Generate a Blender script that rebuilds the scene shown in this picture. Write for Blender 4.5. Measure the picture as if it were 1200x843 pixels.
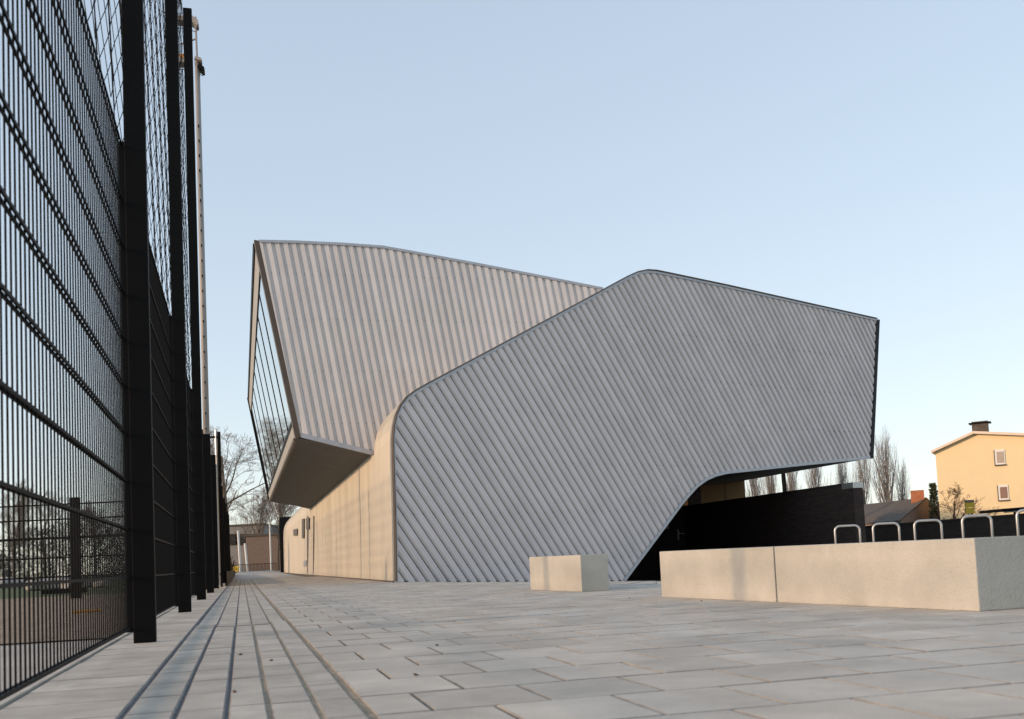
import bpy, math, random
from mathutils import Vector, Matrix
random.seed(7)
S = bpy.context.scene
for o in list(bpy.data.objects): bpy.data.objects.remove(o)
# ------------------------------------------------------------------ camera
W0, H0, F0 = 1200.0, 843.0, 1200.0          # photograph size and focal length in its pixels
PU, PV = 600.0, 569.0                       # principal point (shifted frame)
ROLL = 0.0455
PITCH = math.atan((652.9 - PV) / F0)
CAMH = 0.5
fwd = Vector((0, math.cos(PITCH), math.sin(PITCH)))
up0 = Vector((0, -math.sin(PITCH), math.cos(PITCH)))
rt0 = Vector((1, 0, 0))
cr = rt0 * math.cos(ROLL) - up0 * math.sin(ROLL)
cu = up0 * math.cos(ROLL) + rt0 * math.sin(ROLL)
CAM = Vector((0, 0, CAMH))
cd = bpy.data.cameras.new('camera'); cam = bpy.data.objects.new('camera', cd)
S.collection.objects.link(cam)
cam.matrix_world = Matrix(((cr.x, cu.x, -fwd.x, CAM.x), (cr.y, cu.y, -fwd.y, CAM.y), (cr.z, cu.z, -fwd.z, CAM.z), (0, 0, 0, 1)))
cd.sensor_width = 36; cd.lens = 36 * F0 / W0
cd.shift_y = (PV - H0 / 2) / W0
cd.clip_start = 0.05; cd.clip_end = 3000
cd.dof.use_dof = True; cd.dof.focus_distance = 26; cd.dof.aperture_fstop = 5.0
S.camera = cam
# ------------------------------------------------------------------ light
SUN_AZ, SUN_EL = math.radians(-113), math.radians(13.5)      # azimuth from the viewing direction, elevation
w = bpy.data.worlds.new('World'); S.world = w; w.use_nodes = True
nt = w.node_tree; bg = nt.nodes['Background']
sky = nt.nodes.new('ShaderNodeTexSky'); sky.sky_type = 'NISHITA'; sky.sun_disc = False
sky.sun_elevation = SUN_EL; sky.sun_rotation = SUN_AZ
sky.air_density = 1.0; sky.dust_density = .2; sky.ozone_density = 1.0; sky.altitude = 0
hsn = nt.nodes.new('ShaderNodeHueSaturation'); hsn.inputs['Saturation'].default_value = 1.0
wb = nt.nodes.new('ShaderNodeMix'); wb.data_type = 'RGBA'; wb.blend_type = 'MULTIPLY'; wb.inputs[0].default_value = 1; wb.inputs[7].default_value = (1.01, 1.12, 1.31, 1)
gm = nt.nodes.new('ShaderNodeGamma'); gm.inputs[1].default_value = .37
nt.links.new(sky.outputs[0], hsn.inputs['Color']); nt.links.new(hsn.outputs[0], wb.inputs[6]); nt.links.new(wb.outputs[2], gm.inputs[0]); nt.links.new(gm.outputs[0], bg.inputs[0]); bg.inputs[1].default_value = 0.15
sd = bpy.data.lights.new('sun', 'SUN'); sun = bpy.data.objects.new('sun', sd); S.collection.objects.link(sun)
sd.energy = 2.0; sd.angle = math.radians(3.0); sd.color = (.55, 0.37, 0.23)
sv = Vector((math.sin(SUN_AZ) * math.cos(SUN_EL), math.cos(SUN_AZ) * math.cos(SUN_EL), math.sin(SUN_EL)))
sun.rotation_euler = sv.to_track_quat('Z', 'Y').to_euler()
S.view_settings.view_transform = 'Standard'; S.view_settings.look = 'None'
S.view_settings.gamma = 1; S.view_settings.use_curve_mapping = False
S.view_settings.exposure = 1.75
S.render.engine = 'CYCLES'
# ------------------------------------------------------------------ measuring: a sight line of the photograph meets a plane of the place
def ray(u, v):
    return (cr * ((u - PU) / F0) + cu * (-(v - PV) / F0) + fwd).normalized()
def on_ground(u, v, z=0.0):
    d = ray(u, v); return CAM + d * ((z - CAM.z) / d.z)
def on_plane(u, v, p, n):
    d = ray(u, v); return CAM + d * ((Vector(p) - CAM).dot(n) / d.dot(n))
def at_depth(u, v, y):
    d = ray(u, v); return CAM + d * (y / d.y)
def proj(p):
    q = Vector(p) - CAM; z = q.dot(fwd); return (PU + F0 * q.dot(cr) / z, PV - F0 * q.dot(cu) / z)
def horizon_v(u):
    lo, hi = 500.0, 800.0
    for _ in range(40):
        m = (lo + hi) / 2
        if ray(u, m).z > 0: lo = m
        else: hi = m
    return lo
def vdir(u):
    d = ray(u, horizon_v(u)); d.z = 0; return d.normalized()
E = vdir(283)                                # the way the fence, the paving bands and the long wall run
L = Vector((E.y, -E.x, 0))                   # square to it, to the right
UP = Vector((0, 0, 1))
def le(p): p = Vector(p); return p.dot(L), p.dot(E)
def LE(l, e, z=0.0): return L * l + E * e + UP * z
def sstep(a, b, x):
    t = max(0.0, min(1.0, (x - a) / (b - a))); return t * t * (3 - 2 * t)
# building corner and the crease beyond which the plaza falls gently
C0 = on_ground(462.8, 682.8)
CE = on_ground(1240, 688)
crd = (CE - C0).normalized(); crn = Vector((-crd.y, crd.x, 0))
if crn.y < 0: crn = -crn
FAd = vdir(2200); FAn = Vector((FAd.y, -FAd.x, 0))     # wing facade runs along FAd and faces FAn
b_end = on_plane(730, 681.5, C0, FAn)
FALL = b_end.z / (b_end - C0).dot(crn)
def zg(p):
    d = (Vector((p[0], p[1], 0)) - C0).dot(crn)
    l, e = le((p[0], p[1], 0))
    z = 0.0
    if d > 0: z = max(-0.8, FALL * d) * sstep(3.6, 5.0, l) if l < 5 else max(-0.8, FALL * d)
    return z + 0.25 * sstep(55, 110, e) * (1 - sstep(5, 9, l))
print('E az', math.degrees(math.atan2(E.x, E.y)), 'FA az', math.degrees(math.atan2(FAd.x, FAd.y)), 'C0', C0, 'bend', b_end, 'FALL', FALL)
# ------------------------------------------------------------------ objects
def ob(name, me, mat=None, parent=None, label=None, cat=None, group=None, kind=None):
    o = bpy.data.objects.new(name, me); S.collection.objects.link(o)
    if mat is not None and me is not None and not me.materials: me.materials.append(mat)
    if parent is not None: o.parent = parent
    if label: o['label'] = label
    if cat: o['category'] = cat
    if group: o['group'] = group
    if kind: o['kind'] = kind
    return o
def empty(name, loc, label, cat, group=None):
    o = ob(name, None, label=label, cat=cat, group=group); o.location = loc; o.empty_display_size = 0.2
    return o
class MB:
    """collects shapes and builds them as one mesh"""
    def __init__(s): s.v = []; s.f = []
    def add(s, vs, fs):
        k = len(s.v); s.v += [tuple(x) for x in vs]; s.f += [tuple(i + k for i in f) for f in fs]
    def quad(s, a, b, c, d): s.add([a, b, c, d], [(0, 1, 2, 3)])
    def poly(s, ps): s.add(ps, [tuple(range(len(ps)))])
    def prism(s, ps, vec):
        """polygon ps pushed along vec, closed"""
        n = len(ps); vec = Vector(vec)
        vs = [Vector(p) for p in ps] + [Vector(p) + vec for p in ps]
        fs = [tuple(range(n)), tuple(range(2 * n - 1, n - 1, -1))] + [(i, i + n, (i + 1) % n + n, (i + 1) % n) for i in range(n)]
        s.add(vs, fs)
    def box(s, o, a, b, c):
        """box from corner o with edge vectors a b c"""
        o = Vector(o); a = Vector(a); b = Vector(b); c = Vector(c)
        s.prism([o, o + a, o + a + b, o + b], c)
    def cbox(s, c, a, b, d):
        c = Vector(c); a = Vector(a); b = Vector(b); d = Vector(d); s.box(c - a / 2 - b / 2 - d / 2, a, b, d)
    def tube(s, pts, r, n=6, cap=True):
        pts = [Vector(p) for p in pts]
        rs = r if isinstance(r, (list, tuple)) else [r] * len(pts)
        vs = []; fs = []
        t = (pts[1] - pts[0]).normalized()
        x = t.cross(Vector((0, 0, 1)));  x = x if x.length > .1 else t.cross(Vector((0, 1, 0))); x.normalize()
        for i, p in enumerate(pts):
            if i == 0: t = pts[1] - pts[0]
            elif i == len(pts) - 1: t = pts[-1] - pts[-2]
            else: t = (pts[i + 1] - p).normalized() + (p - pts[i - 1]).normalized()
            t.normalize(); x = (x - t * x.dot(t)).normalized(); y = t.cross(x)
            for k in range(n):
                a = 2 * math.pi * k / n; vs.append(p + (x * math.cos(a) + y * math.sin(a)) * rs[i])
        for i in range(len(pts) - 1):
            for k in range(n):
                fs.append((i * n + k, i * n + (k + 1) % n, (i + 1) * n + (k + 1) % n, (i + 1) * n + k))
        if cap: fs.append(tuple(range(n - 1, -1, -1))); fs.append(tuple((len(pts) - 1) * n + k for k in range(n)))
        s.add(vs, fs)
    def mesh(s, name, smooth=False):
        me = bpy.data.meshes.new(name); me.from_pydata(s.v, [], s.f); me.update()
        if smooth:
            for p in me.polygons: p.use_smooth = True
        return me
    def build(s, name, mat, parent=None, bevel=0, smooth=False, **kw):
        me = s.mesh(name, smooth)
        if bevel:
            import bmesh
            bm = bmesh.new(); bm.from_mesh(me)
            bmesh.ops.bevel(bm, geom=bm.edges[:], offset=bevel, segments=2, affect='EDGES', profile=.6)
            bm.to_mesh(me); bm.free()
        o = ob(name, me, mat, parent, **kw)
        if parent is not None: o.matrix_parent_inverse = Matrix.Translation(-parent.location) @ Matrix.Identity(4) if parent.type == 'EMPTY' else Matrix.Identity(4)
        return o
# ------------------------------------------------------------------ materials
def mat(name, col, rough=.6, metal=0.0, var=.12, scale=3.0, bump=.0, bscale=60.0, obj_rand=0.0, col2=None, spec=.5, attr=False, detail=6, stretch=None, spots=0.0, stain=0.0):
    m = bpy.data.materials.new(name); m.use_nodes = True; n = m.node_tree.nodes; k = m.node_tree.links
    b = n['Principled BSDF']; b.inputs['Roughness'].default_value = rough; b.inputs['Metallic'].default_value = metal
    b.inputs['Specular IOR Level'].default_value = spec
    geo = n.new('ShaderNodeNewGeometry'); src = geo.outputs['Position']
    if stretch:
        mp = n.new('ShaderNodeMapping'); mp.inputs['Scale'].default_value = stretch; k.new(src, mp.inputs[0]); src = mp.outputs[0]
    tx = n.new('ShaderNodeTexNoise'); tx.inputs['Scale'].default_value = scale; tx.inputs['Detail'].default_value = detail; tx.inputs['Roughness'].default_value = .65
    k.new(src, tx.inputs['Vector'])
    mr = n.new('ShaderNodeMapRange'); mr.inputs[1].default_value = .3; mr.inputs[2].default_value = .7
    k.new(tx.outputs['Fac'], mr.inputs[0])
    mx = n.new('ShaderNodeMix'); mx.data_type = 'RGBA'
    c2 = col2 if col2 else tuple(c * (1 + var) for c in col)
    c1 = tuple(c * (1 - var) for c in col)
    mx.inputs[6].default_value = (*c1, 1); mx.inputs[7].default_value = (*c2, 1)
    k.new(mr.outputs[0], mx.inputs[0]); out = mx.outputs[2]
    if obj_rand or attr:
        hs = n.new('ShaderNodeHueSaturation')
        if attr:
            at = n.new('ShaderNodeAttribute'); at.attribute_name = 'tint'; r = at.outputs['Fac']
        else:
            oi = n.new('ShaderNodeObjectInfo'); r = oi.outputs['Random']
        m2 = n.new('ShaderNodeMapRange'); m2.inputs[3].default_value = 1 - (obj_rand or .1); m2.inputs[4].default_value = 1 + (obj_rand or .1)
        k.new(r, m2.inputs[0]); k.new(m2.outputs[0], hs.inputs['Value']); k.new(out, hs.inputs['Color']); out = hs.outputs[0]
    if spots:
        vo = n.new('ShaderNodeTexNoise'); vo.inputs['Scale'].default_value = 140; vo.inputs['Detail'].default_value = 2
        k.new(geo.outputs['Position'], vo.inputs['Vector'])
        m3 = n.new('ShaderNodeMapRange'); m3.inputs[1].default_value = .27; m3.inputs[2].default_value = .36; m3.inputs[3].default_value = 1 - spots; m3.inputs[4].default_value = 1
        k.new(vo.outputs['Fac'], m3.inputs[0])
        mm = n.new('ShaderNodeMix'); mm.data_type = 'RGBA'; mm.blend_type = 'MULTIPLY'; mm.inputs[0].default_value = 1
        k.new(out, mm.inputs[6]); k.new(m3.outputs[0], mm.inputs[7]); out = mm.outputs[2]
    if stain:
        t4 = n.new('ShaderNodeTexNoise'); t4.inputs['Scale'].default_value = .9; t4.inputs['Detail'].default_value = 7; t4.inputs['Distortion'].default_value = .6
        k.new(geo.outputs['Position'], t4.inputs['Vector'])
        m5 = n.new('ShaderNodeMapRange'); m5.inputs[1].default_value = .36; m5.inputs[2].default_value = .58; m5.inputs[3].default_value = 1 - stain; m5.inputs[4].default_value = 1.03
        k.new(t4.outputs['Fac'], m5.inputs[0])
        m6 = n.new('ShaderNodeMix'); m6.data_type = 'RGBA'; m6.blend_type = 'MULTIPLY'; m6.inputs[0].default_value = 1
        k.new(out, m6.inputs[6]); k.new(m5.outputs[0], m6.inputs[7]); out = m6.outputs[2]
    k.new(out, b.inputs['Base Color'])
    if bump:
        t2 = n.new('ShaderNodeTexNoise'); t2.inputs['Scale'].default_value = bscale; t2.inputs['Detail'].default_value = 5
        k.new(src, t2.inputs['Vector'])
        bp = n.new('ShaderNodeBump'); bp.inputs['Strength'].default_value = bump; bp.inputs['Distance'].default_value = .01
        k.new(t2.outputs['Fac'], bp.inputs['Height']); k.new(bp.outputs[0], b.inputs['Normal'])
    return m
M = {}
M['paver'] = mat('paver_concrete', (.51, .465, .40), .85, var=.16, scale=2.3, bump=.35, bscale=120, obj_rand=.09, spots=.15, stain=.14)
M['paver_far'] = mat('paver_concrete_joined', (.51, .465, .40), .85, var=.16, scale=2.3, bump=.35, bscale=120, attr=True, obj_rand=.09, stain=.14)
M['band'] = mat('band_stone', (.48, .44, .38), .85, var=.2, scale=3.5, bump=.4, bscale=90, obj_rand=.1, spots=.2, stain=.14)
M['pave_plain'] = mat('plain_concrete_paving', (.43, .40, .355), .88, var=.12, scale=.8, bump=.2, stain=.12)
M['sand'] = mat('joint_sand', (.17, .14, .105), .95, var=.35, scale=9, bump=.5, bscale=150)
M['groove'] = mat('dark_blue_grey_joint', (.10, .105, .115), .7, var=.4, scale=12, bump=.4)  # dark blue-grey fill for the three joints nearest the fence
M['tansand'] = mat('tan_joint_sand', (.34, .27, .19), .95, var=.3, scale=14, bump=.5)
M['concrete'] = mat('cast_concrete', (.46, .44, .39), .85, var=.10, scale=2.6, bump=.5, bscale=55, spots=.5, detail=9, stain=.10)
M['clad'] = mat('galvanised_cladding', (.63, .575, .565), .45, metal=.15, var=.07, scale=1.2, obj_rand=.06, bump=.10, bscale=2.5)
M['clad_b'] = mat('galvanised_cladding_upper', (.64, .60, .58), .45, metal=.15, var=.06, scale=1.2, obj_rand=.06, bump=.10, bscale=2.5)
M['wallclad'] = mat('sunny_side_cladding', (.42, .39, .33), .55, metal=.15, var=.15, scale=.5, stretch=(1.6, 1.6, .22))
M['trim'] = mat('edge_flashing', (.42, .43, .46), .4, metal=.4, var=.08)
M['brown'] = mat('bronze_frame', (.10, .075, .055), .5, metal=.2, var=.1)
M['black'] = mat('black_coated_steel', (.003, .003, .0032), .55, var=.2, spec=.12)
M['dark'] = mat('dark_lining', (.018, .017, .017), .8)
M['soffit'] = mat('grey_soffit', (.125, .122, .118), .75, var=.1, scale=1.5)
M['pale'] = mat('pale_panel', (.33, .32, .30), .6, var=.06)
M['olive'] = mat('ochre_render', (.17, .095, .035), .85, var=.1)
M['mast'] = mat('dull_galvanised_mast', (.30, .28, .26), .6, metal=.2)
M['edge_dark'] = mat('dark_paver_edge', (.25, .24, .225), .95, var=.25, scale=6)  # edges darker than the paver tops, so row joints read as dark lines
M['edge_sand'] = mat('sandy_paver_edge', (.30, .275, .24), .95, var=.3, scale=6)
M['galv'] = mat('galvanised_tube', (.50, .50, .49), .35, metal=.7, var=.1, scale=20)
M['rubble'] = mat('broken_concrete', (.33, .32, .31), .9, var=.3, scale=2, bump=.4)
M['gravel'] = mat('brown_gravel', (.26, .195, .14), .95, var=.5, scale=5, bump=.8, bscale=30)
M['grass'] = mat('grass', (.06, .085, .025), .95, var=.4, scale=1.5, bump=.6, bscale=20)
M['ground'] = mat('distant_ground', (.11, .10, .07), .95, var=.3, scale=.3)
M['bark'] = mat('bark', (.11, .085, .065), .95, var=.25, scale=6)
M['twig'] = mat('twig', (.22, .18, .15), .95, var=.25, scale=3)
M['poplar'] = mat('poplar_twig', (.24, .215, .20), .95, var=.25, scale=2)
M['house'] = mat('cream_render', (.80, .64, .39), .85, var=.03, scale=1.0)
M['verge'] = mat('pale_verge', (.75, .62, .50), .7, var=.05)
M['white'] = mat('white_paint_and_glint', (.75, .73, .70), .5, var=.04)
M['curtain'] = mat('net_curtain', (.42, .36, .30), .9, var=.15, scale=12, stretch=(8, 8, .4))
M['curtain2'] = mat('brown_curtain', (.26, .17, .13), .9, var=.2, scale=12, stretch=(8, 8, .4))
M['tile'] = mat('roof_tile', (.085, .07, .058), .9, var=.3, scale=3)
M['redbrick'] = mat('old_brick', (.19, .135, .11), .9, var=.25, scale=4)
M['chimney'] = mat('orange_brick', (.38, .15, .08), .9, var=.2, scale=6)
M['yellow'] = mat('yellow_board', (.60, .40, .03), .6, var=.1)
M['brush'] = mat('brown_brush', (.085, .075, .06), .95, var=.3, scale=4)
M['ivy'] = mat('dark_leaves', (.035, .045, .02), .9, var=.4, scale=8)
M['leafdry'] = mat('dry_leaf', (.09, .055, .03), .9, var=.3)
M['lightgrey'] = mat('grey_render', (.26, .25, .24), .9, var=.12, scale=1)
M['orangelamp'] = mat('orange_housing', (.75, .33, .08), .5)
def glassmat():
    m = bpy.data.materials.new('mirror_glass'); m.use_nodes = True; b = m.node_tree.nodes['Principled BSDF']
    b.inputs['Base Color'].default_value = (.60, .64, .60, 1); b.inputs['Metallic'].default_value = .95; b.inputs['Roughness'].default_value = .03
    return m
M['glass'] = glassmat()
def brickmat(name, c1, c2, mortar, scale, wdt=.22, hgt=.0625):
    """brick pattern laid in the wall's own run and height"""
    m = bpy.data.materials.new(name); m.use_nodes = True; n = m.node_tree.nodes; k = m.node_tree.links; b = n['Principled BSDF']
    geo = n.new('ShaderNodeNewGeometry'); sp = n.new('ShaderNodeSeparateXYZ'); k.new(geo.outputs['Position'], sp.inputs[0])
    ad = n.new('ShaderNodeMath'); ad.operation = 'ADD'; k.new(sp.outputs[0], ad.inputs[0]); k.new(sp.outputs[1], ad.inputs[1])
    cb = n.new('ShaderNodeCombineXYZ'); k.new(ad.outputs[0], cb.inputs[0]); k.new(sp.outputs[2], cb.inputs[1])
    br = n.new('ShaderNodeTexBrick'); br.inputs['Scale'].default_value = scale; k.new(cb.outputs[0], br.inputs['Vector'])
    br.inputs['Color1'].default_value = (*c1, 1); br.inputs['Color2'].default_value = (*c2, 1); br.inputs['Mortar'].default_value = (*mortar, 1)
    br.inputs['Brick Width'].default_value = wdt; br.inputs['Row Height'].default_value = hgt; br.inputs['Mortar Size'].default_value = .006
    k.new(br.outputs['Color'], b.inputs['Base Color']); b.inputs['Roughness'].default_value = .9
    bp = n.new('ShaderNodeBump'); bp.inputs['Strength'].default_value = .6; bp.inputs['Distance'].default_value = .01; bp.invert = True
    k.new(br.outputs['Fac'], bp.inputs['Height']); k.new(bp.outputs[0], b.inputs['Normal'])
    return m
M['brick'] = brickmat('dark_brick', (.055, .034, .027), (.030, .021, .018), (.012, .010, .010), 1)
M['brick2'] = brickmat('brown_brick', (.075, .055, .045), (.05, .038, .032), (.03, .027, .025), 1)
# ================================================================== GROUND
def sheet(name, ls, es, zf, m, **kw):
    b = MB(); nl, ne = len(ls), len(es)
    b.v = [tuple(LE(l, e, zf(LE(l, e)))) for e in es for l in ls]
    b.f = [(j * nl + i, j * nl + i + 1, (j + 1) * nl + i + 1, (j + 1) * nl + i) for j in range(ne - 1) for i in range(nl - 1)]
    return b.build(name, m, smooth=True, kind='structure', **kw)
lsg = [-2500, -600, -200, -100, -60, -30, -12, -1.2, 3, 4, 5, 7, 10, 14, 20, 28, 40, 60, 90, 150, 400, 2500]
esg = [-60, -10, 0, 4, 8, 12, 16, 20, 24, 28, 32, 36, 42, 50, 60, 72, 84, 96, 110, 130, 180, 300, 700, 2800]
sheet('ground', lsg, esg, lambda p: zg(p) - .06, M['ground'], label='brownish open ground reaching to the horizon around the plaza')
STRIP = [le(on_ground(u, 843))[0] for u in (140, 203, 265, 318, 380, 437)]
FOOT = le(on_ground(155, 735.5))[0]          # foot of the mesh panels
FOOT = (FOOT + le(on_ground(1, 816.5))[0]) / 2
ROW0 = le(on_ground(500, 833))[1]; ROWP = .5
JO = le(on_ground(508.75, 832))[0]; TW = (le(on_ground(654.5, 823))[0] - JO)
print('STRIP', STRIP, 'FOOT', FOOT, 'ROW0', ROW0, 'JO', JO, 'TW', TW, [le(on_ground(500, y))[1] for y in (833, 808, 790, 777, 766.7, 758.7)], le(on_ground(485, 808)), le(on_ground(518.75, 791)), le(on_ground(630, 786)))
les = [0, 4, 8, 12, 16, 20, 24, 28, 32, 36, 42, 50, 60, 72, 84, 96, 108]
pav = sheet('pavement', [FOOT + .02, 3, 4, 5, 7, 10, 14, 20, 26, 34], les[:12], lambda p: zg(p) - .012, M['sand'], label='grey concrete plaza paving with sandy joints')
sheet('paving_beyond_fence', [-14, FOOT - .02], [-2, 4, 9.2], lambda p: zg(p) - .03, M['pave_plain'], label='plain grey slabs on the far side of the fence')
sheet('gravel_area', [-70, -30, -12, FOOT - .03], [9.25, 14, 20, 31], lambda p: zg(p) - .02, M['gravel'], label='brown gravel and sand seen through the fence')
sheet('grass_field', [-160, -60, -12, FOOT - .2], [31.2, 50, 60, 84, 112, 150, 260], lambda p: zg(p) - .025, M['grass'], label='green grass field beyond the gravel')
sheet('far_grass', [FOOT - .19, 3, 5, 9, 30], [108.2, 112, 130, 260], lambda p: zg(p) - .02, M['grass'], label='strip of grass beyond the far end of the paving')
sheet('far_pavement', [FOOT + .02, 1, 3, 5, 8], les[11:], lambda p: zg(p) + .002, M['pave_plain'], label='far plain stretch of the grey paving towards the trees')
# pavers ------------------------------------------------------------
def tile_mesh(wd, ln, h=.05, ch=.007, name='paver'):
    b = MB(); x, y = wd / 2, ln / 2
    v = [(-x + ch, -y + ch, 0), (x - ch, -y + ch, 0), (x - ch, y - ch, 0), (-x + ch, y - ch, 0), (-x, -y, -ch * .8), (x, -y, -ch * .8), (x, y, -ch * .8), (-x, y, -ch * .8), (-x, -y, -h), (x, -y, -h), (x, y, -h), (-x, y, -h)]
    f = [(0, 1, 2, 3)] + [(i + 4, (i + 1) % 4 + 4, (i + 1) % 4, i) for i in range(4)] + [(i + 8, (i + 1) % 4 + 8, (i + 1) % 4 + 4, i + 4) for i in range(4)]
    b.v = v; b.f = f; return b
AZ = math.atan2(E.x, E.y)
tm_cache = {}
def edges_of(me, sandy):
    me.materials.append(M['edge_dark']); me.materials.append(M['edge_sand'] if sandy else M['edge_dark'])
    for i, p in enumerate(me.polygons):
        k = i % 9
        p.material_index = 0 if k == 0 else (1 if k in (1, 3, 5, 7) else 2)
def put_tile(kind, wd, ln, l, e, m, idx):
    key = (kind, round(wd, 3), round(ln, 3))
    if key not in tm_cache:
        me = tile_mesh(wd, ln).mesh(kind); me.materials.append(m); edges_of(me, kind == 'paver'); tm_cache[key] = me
    o = ob(kind, tm_cache[key], parent=pav)
    p = LE(l, e); o.location = (p.x, p.y, zg(p) + random.uniform(-.0015, .0015))
    o.rotation_euler = (random.uniform(-.004, .004), random.uniform(-.004, .004), -AZ + random.uniform(-.003, .003))
def stuff_tiles(name, tiles, m):
    vs = []; fs = []; ti = []
    for (l, e, wd, ln) in tiles:
        b = tile_mesh(wd, ln); k = len(vs); p = LE(l, e); z = zg(p) + random.uniform(-.002, .002)
        sx, sy = random.uniform(-.004, .004), random.uniform(-.004, .004)
        for x, y, q in b.v: vs.append((p.x + L.x * x + E.x * y, p.y + L.y * x + E.y * y, z + q + sx * x + sy * y))
        for f in b.f: fs.append(tuple(i + k for i in f))
        ti += [random.random()] * 12
    me = bpy.data.meshes.new(name); me.from_pydata(vs, [], fs); me.update()
    a = me.attributes.new('tint', 'FLOAT', 'POINT'); a.data.foreach_set('value', ti)
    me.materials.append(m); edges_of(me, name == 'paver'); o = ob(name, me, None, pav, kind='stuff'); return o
G = .008
tiles = []
r0 = -12
for r in range(int((1.2 - ROW0) / ROWP) - 1, int((50 - ROW0) / ROWP)):
    ec = ROW0 + (r + .5) * ROWP
    edge = STRIP[5] + .018
    off = JO if r % 2 == 0 else JO + TW / 2
    k = math.ceil((edge - off) / TW - 1e-6)
    x0 = edge
    while x0 < min(26, 3.6 + ec * .95):
        x1 = off + k * TW
        if x1 - x0 > .07: tiles.append(((x0 + x1) / 2, ec, x1 - x0 - G, ROWP - G))
        x0 = x1; k += 1
def vis(t):
    p = LE(t[0], t[1])
    if p.y < .8: return False
    u, v = proj(p); return -40 < u < 1240 + 900 / p.y and v < 1100
tiles = [t for t in tiles if vis(t)]
tiles.sort(key=lambda t: t[1])
for i, t in enumerate(tiles[:298]): put_tile('paver', round(t[2], 3), t[3], t[0], t[1], M['paver'], i)
def outside(t):
    p = LE(t[0], t[1]); inside_b = (p - C0).dot(FAn) < -.3 and t[0] > le(C0)[0] + .3 and (p - C0).dot(FAd) < (b_end - C0).dot(FAd) - .5
    return not inside_b
stuff_tiles('paver', [t for t in tiles[298:] if outside(t)], M['paver_far'])
# the band of long narrow stones
band = []
GAPE = le(on_ground(283, 733))[1]
for s in range(5):
    a, b_ = STRIP[s] + .007, STRIP[s + 1] - .007
    for r in range(-6, 200):
        e0, e1 = ROW0 + r * ROWP + .006, ROW0 + (r + 1) * ROWP - .004
        if e1 < 1.4 or e0 > 60: continue
        if s in (1, 2, 3) and e0 < GAPE < e1: e0 = GAPE + .03 if GAPE + .03 < e1 - .1 else e0
        sh = .012 if e0 > GAPE else 0
        band.append(((a + b_) / 2 + sh * (s - 2) * -.6, (e0 + e1) / 2, b_ - a, e1 - e0, s))
near = sorted(band, key=lambda t: t[1])
for t in near[:298]: put_tile('band_stone', t[2], t[3], t[0], t[1], M['band'], 0)
stuff_tiles('band_stone', [t[:4] for t in near[298:]], M['paver_far'])
# tiles between fence foot and band
lt = []
for r in range(-6, 110):
    e0 = ROW0 + r * ROWP
    if e0 + ROWP < 1.4: continue
    w_ = (STRIP[0] - .012) - (FOOT + .09)
    cut = FOOT + .09 + w_ * (.5 if r % 2 else .66)
    lt.append(((FOOT + .09 + STRIP[0] - .012) / 2, e0 + ROWP / 2, w_, ROWP - .004))
for t in lt: put_tile('edge_slab', t[2], t[3], t[0], t[1], M['band'], 0)
# joints of the band: dark on the fence side, tan sand on the plaza side
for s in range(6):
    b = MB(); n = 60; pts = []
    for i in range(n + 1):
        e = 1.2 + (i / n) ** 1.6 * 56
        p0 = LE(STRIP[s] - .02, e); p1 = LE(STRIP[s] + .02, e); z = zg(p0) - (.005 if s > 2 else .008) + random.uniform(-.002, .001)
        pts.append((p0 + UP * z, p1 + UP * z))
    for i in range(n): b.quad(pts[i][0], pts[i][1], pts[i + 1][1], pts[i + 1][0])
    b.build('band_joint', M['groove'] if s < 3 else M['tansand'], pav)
b = MB(); b.box(LE(FOOT + .02, -1, -.05), L * .055, E * 60, UP * .056); b.build('foot_kerb', M['band'], pav)
# dry leaves and bits on the paving
LV = [(318, 775, 'tiny dark leaf on the long stones beside the third groove'), (282, 768, 'tiny dark leaf on the middle band of long stones'), (512, 757, 'dark crumb of leaf on the pavers left of the picture centre'), (487, 792, 'dry leaf on the pavers low in the picture, left of centre'), (738, 701, 'dark speck of leaf in front of the gap between the concrete blocks'), (822, 705, 'small dark leaf in front of the left end of the long concrete block'), (930, 703, 'small leaf close to the foot of the long concrete block'), (275, 812, 'dry leaf on the band of long stones nearest the viewer')]
for (u, v, lab) in LV:
    p = on_ground(u, v); b = MB(); a = random.uniform(0, 3); r = random.uniform(.006, .011) * (1 + p.y / 14)
    q = [Vector((math.cos(a + t) * r * k, math.sin(a + t) * r * k, .004 + .006 * (j % 2))) for j, (t, k) in enumerate([(0, 1.3), (1, .6), (2, .8), (3.1, 1.2), (4, .6), (5.2, .8)])]
    b.poly(q); b.poly([x - UP * .003 for x in reversed(q)])
    o = b.build('dry_leaf', M['leafdry'], label=lab, cat='leaf', group='dry leaves scattered on the paving'); o.location = p
# ================================================================== MAIN BUILDING
def chaikin(pts, keep, it=0): return pts
def rounded(px, u0, v0): pass
bld = empty('angular_building', C0, 'large angular building clad in grey corrugated metal with an overhanging upper storey', 'building')
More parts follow.
